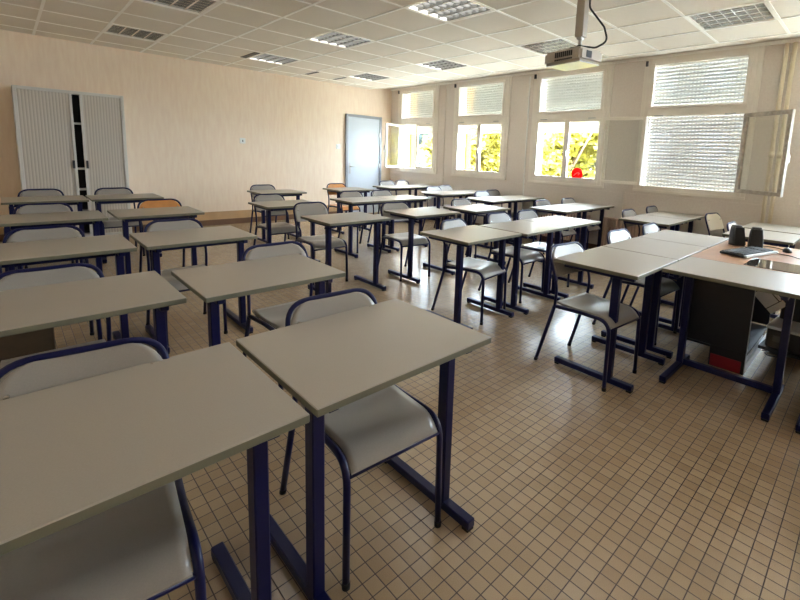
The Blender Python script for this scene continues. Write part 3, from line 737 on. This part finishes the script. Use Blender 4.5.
# local axes: u along the long grille side, v along the lens side
c0 = Vector((3.145-3.35, 1.765-1.9, 0)); c1 = Vector((3.212-3.35, 2.144-1.9, 0)); c2 = Vector((3.53-3.35, 2.10-1.9, 0)); c3 = Vector((3.40-3.35, 1.735-1.9, 0))
ux = (c1-c0).normalized(); vx = Vector((ux.y, -ux.x, 0)); 
if vx.dot(c3-c0) < 0: vx = -vx
MX = Matrix(((ux.x, vx.x, 0, c0.x), (ux.y, vx.y, 0, c0.y), (0, 0, 1, 0), (0, 0, 0, 1)))
bm = bmesh.new(); box(bm, 0, .38, 0, .28, 0, .105, 0, MX); bev(bm, .02, 3); obj('casing', bm, 'proj', p)
bm = bmesh.new(); box(bm, .02, .36, .02, .26, -.006, .004, 0, MX); obj('underside', bm, 'projbot', p)
bm = bmesh.new()
for k in range(9): box(bm, .08+k*.02, .094+k*.02, -.003, .004, .045, .085, 0, MX)
for k in range(9): box(bm, .08+k*.02, .094+k*.02, -.003, .004, .02, .032, 0, MX)
obj('vent_grille', bm, 'black', p)
bm = bmesh.new(); box(bm, -.004, .004, .07, .13, .03, .08, 0, MX); obj('socket', bm, 'black', p)
bm = bmesh.new(); tube(bm, [MX @ Vector((.383, .15, .05)), MX @ Vector((.40, .15, .05))], .03, 16); obj('lens', bm, 'dgrey', p)
mt = thing('projector_mount', 'white square ceiling pole holding the projector', 'mount', (3.33, 1.88, ZC))
e = .035
obj('pole', bev(B((-e, e, -e, e, -.42, 0)), .003), 'proj', mt)
bm = bmesh.new(); tube(bm, [(0, 0, -.5), (0, 0, -.41)], .014, 10); tube(bm, [(-.03, .0, -.425), (.03, 0, -.425)], .02, 8); obj('joint', bm, 'metal', mt)
obj('bracket', bev(B((-.09, .09, -.015, .015, -.53, -.515), (-.015, .015, -.09, .09, -.53, -.515), (-.02, .02, -.02, .02, -.53, -.48)), .003), 'black', mt)
bm = bmesh.new(); tube(bm, fillet([(3.345, 1.84, 2.8), (3.35, 1.83, 2.6), (3.40, 1.72, 2.45), (3.42, 1.69, 2.34), (3.36, 1.76, 2.29), (3.3, 1.84, 2.3), (3.22, 1.9, 2.278)], .06, 6), .008, 8)
tag(obj('projector_cable', bm, 'black'), 'black cable looping down from the ceiling to the projector', 'cable')

# ------------------------------------------------------------------ outside
struct('ground', B((XW+.3, 60, -40, 60, -3.2, -3)), 'grass')
def tree(x, y, z, rx, rz, n, m, lb, ls=.13):
    o = thing('tree', lb, 'tree', (x, y, -3), 0, 'trees outside the windows')
    bm = bmesh.new(); tube(bm, [(0, 0, 0), (.05, .1, z+1.5), (0, 0, z+3)], [.18, .13, .06], 8)
    for k in range(7):
        a = k*.9; tube(bm, [(0, 0, z+1.2+.2*k), (rx*.6*math.cos(a), rx*.6*math.sin(a), z+2.2+.35*k)], [.06, .02], 6)
    obj('trunk', bm, 'trunk', o)
    bm = bmesh.new(); rnd = random.Random(int(x*10+y))
    blobs = [(rnd.uniform(-.6, .6)*rx, rnd.uniform(-.6, .6)*rx, z+3+rnd.uniform(-.75, .35)*rz) for _ in range(34)]
    for k in range(n):
        b = blobs[k % len(blobs)]; d = Vector((rnd.gauss(0, 1), rnd.gauss(0, 1), rnd.gauss(0, 1))).normalized()*rnd.uniform(.2, 1)*rx*.3
        c = Vector(b)+d; s = ls*rnd.uniform(.6, 1.4)
        u = Vector((rnd.gauss(0, 1), rnd.gauss(0, 1), rnd.gauss(0, 1))).normalized(); v = u.orthogonal().normalized()
        bm.faces.new([bm.verts.new(c+q) for q in (u*s, v*s*.6, -u*s, -v*s*.6)])
    obj('foliage', bm, m, o)
tree(12.4, 7.2, 1.5, 1.8, 2.4, 13000, 'leaf_yellow', 'yellow autumn tree outside the third window, left pane')
tree(15.8, 10.4, 1.6, 2.1, 2.6, 13000, 'leaf_green', 'pale yellow green tree outside the third window')
tree(12.3, 11.4, 1.4, 1.9, 2.4, 13000, 'leaf_yellow', 'yellow green tree outside the second window')
tree(17.2, 15.0, 1.6, 2.4, 2.6, 13000, 'leaf_green', 'pale green tree behind the second window')
tree(17.5, 22.5, 2.0, 2.4, 2.6, 11000, 'leaf_dark', 'dark bluish tree outside the window next to the door')
tree(13.2, 16.0, .2, 1.1, 1.6, 5000, 'leaf_yellow', 'small yellow bush tree outside the first window, right pane')
tree(14.5, -3.5, .4, 2.4, 2.2, 5000, 'leaf_green', 'pale green tree outside the window beyond the right edge')
M['leaf_far'] = leaf_mat('distant_leaves', [srgb(60, 66, 54), srgb(84, 88, 66), srgb(100, 100, 80)], 1.5)
for k, (x, y, lb) in enumerate([(25.5, 13.2, 'tall distant tree between the shuttered window and the red sticker window'), (25, 17.5, 'tall distant tree behind the third window'),
                              (26, 23.5, 'tall distant tree behind the second window'), (26, 30.2, 'tall distant tree behind the window beside the door')]):
    tree(x, y, 5.0 if y < 30 else 5.2, 4.4, 5.2 if y < 30 else 2.4, 13000, 'leaf_far', lb, .34)  # far trees added to screen the bright sky behind the shutter holes
ab = thing('apartment_building', 'grey apartment block glimpsed through the slots of the closed shutter', 'building', (20, 1.6, -3))  # block added to keep the bright sky out of the shutter slots
obj('wall', B((0, 8, 0, 6.9, 0, 9.6)), 'facade_grey', ab)
obj('roof', B((-.2, 8.2, -.2, 7.1, 9.6, 9.9)), 'roof', ab)
for k in range(3):
    for j in range(3): obj('window', B((-.04, .0, .9+2.1*k, 1.9+2.1*k, 1.4+3*j, 2.8+3*j)), 'dgrey', ab)
h = thing('house', 'pale house with a tiled roof seen through the first window', 'house', (33, 39, -3), R_(40))
obj('wall', B((-4, 4, -3, 3, 0, 4.6)), 'facade', h)
bm = bmesh.new(); v = [bm.verts.new(q) for q in ((-4.3, -3.3, 4.6), (4.3, -3.3, 4.6), (4.3, 3.3, 4.6), (-4.3, 3.3, 4.6), (-4.3, 0, 6.2), (4.3, 0, 6.2))]
for q in ((0, 1, 5, 4), (2, 3, 4, 5), (0, 4, 3), (1, 2, 5), (0, 3, 2, 1)): bm.faces.new([v[i] for i in q])
obj('roof', bm, 'roof', h)
for k in range(4): obj('window', B((-3.4+k*1.9, -2.5+k*1.9, -3.03, -2.98, 2.0, 3.4)), 'door_frame', h)
tag(obj('ochre_fin', bev(B((6.83, 6.98, 6.3, 6.42, -3, 3.2)), .005), 'ochre'), 'ochre yellow facade fin outside the second window', 'facade fin', 'ochre fins outside')
tag(obj('ochre_fin', bev(B((6.83, 6.98, 8.1, 8.25, -3, 3.2)), .005), 'ochre'), 'ochre yellow facade fin outside the window beside the door', 'facade fin', 'ochre fins outside')

# ------------------------------------------------------------------ light
w = bpy.data.worlds.new('sky'); bpy.context.scene.world = w; w.use_nodes = True
bg = w.node_tree.nodes['Background']; bg.inputs[0].default_value = (.72, .86, 1, 1); bg.inputs[1].default_value = 13
su = bpy.data.lights.new('sun', 'SUN'); su.energy = 13; su.angle = R_(1); su.color = (1, .93, .82)
so = bpy.data.objects.new('sun', su); C.objects.link(so); so.rotation_euler = Vector((-.12, -.8, .6)).to_track_quat('Z', 'Y').to_euler(); so.location = (-10, 0, 20)
for y0, y1 in WY:
    l = bpy.data.lights.new('window_portal', 'AREA'); l.shape = 'RECTANGLE'; l.size = 1.0 if True else 1; l.size_y = y1-y0; l.cycles.is_portal = True
    l.size = 1.85
    o = bpy.data.objects.new('window_portal', l); C.objects.link(o); o.location = (XW+.22, (y0+y1)/2, 1.94)
    o.rotation_euler = Vector((1, 0, 0)).to_track_quat('Z', 'Y').to_euler()
    m4 = Matrix(((0, 0, 1), (0, 1, 0), (-1, 0, 0))); o.rotation_euler = m4.to_euler()

# ------------------------------------------------------------------ camera
yaw, pitch, roll = R_(45.60993791), R_(8.32804834), R_(2.2851507)
f = Vector((math.sin(yaw)*math.cos(pitch), math.cos(yaw)*math.cos(pitch), -math.sin(pitch)))
r = Vector((math.cos(yaw), -math.sin(yaw), 0)); u = r.cross(f)
r2 = r*math.cos(roll)+u*math.sin(roll); u2 = u*math.cos(roll)-r*math.sin(roll)
cam = bpy.data.cameras.new('camera'); cam.sensor_width = 36; cam.lens = 437.31/800*36; cam.shift_x = -50.45/800; cam.shift_y = -80.245/800; cam.clip_start = .02
co = bpy.data.objects.new('camera', cam); C.objects.link(co)
mm = Matrix((r2, u2, -f)).transposed().to_4x4(); mm.translation = (0, 0, 1.4); co.matrix_world = mm
bpy.context.scene.camera = co
vs = bpy.context.scene.view_settings; vs.view_transform = 'Standard'; vs.look = 'None'; vs.gamma = 1; vs.use_curve_mapping = False; vs.exposure = 1.92
bpy.context.scene.cycles.max_bounces = 10; bpy.context.scene.cycles.diffuse_bounces = 8; bpy.context.scene.cycles.transparent_max_bounces = 16
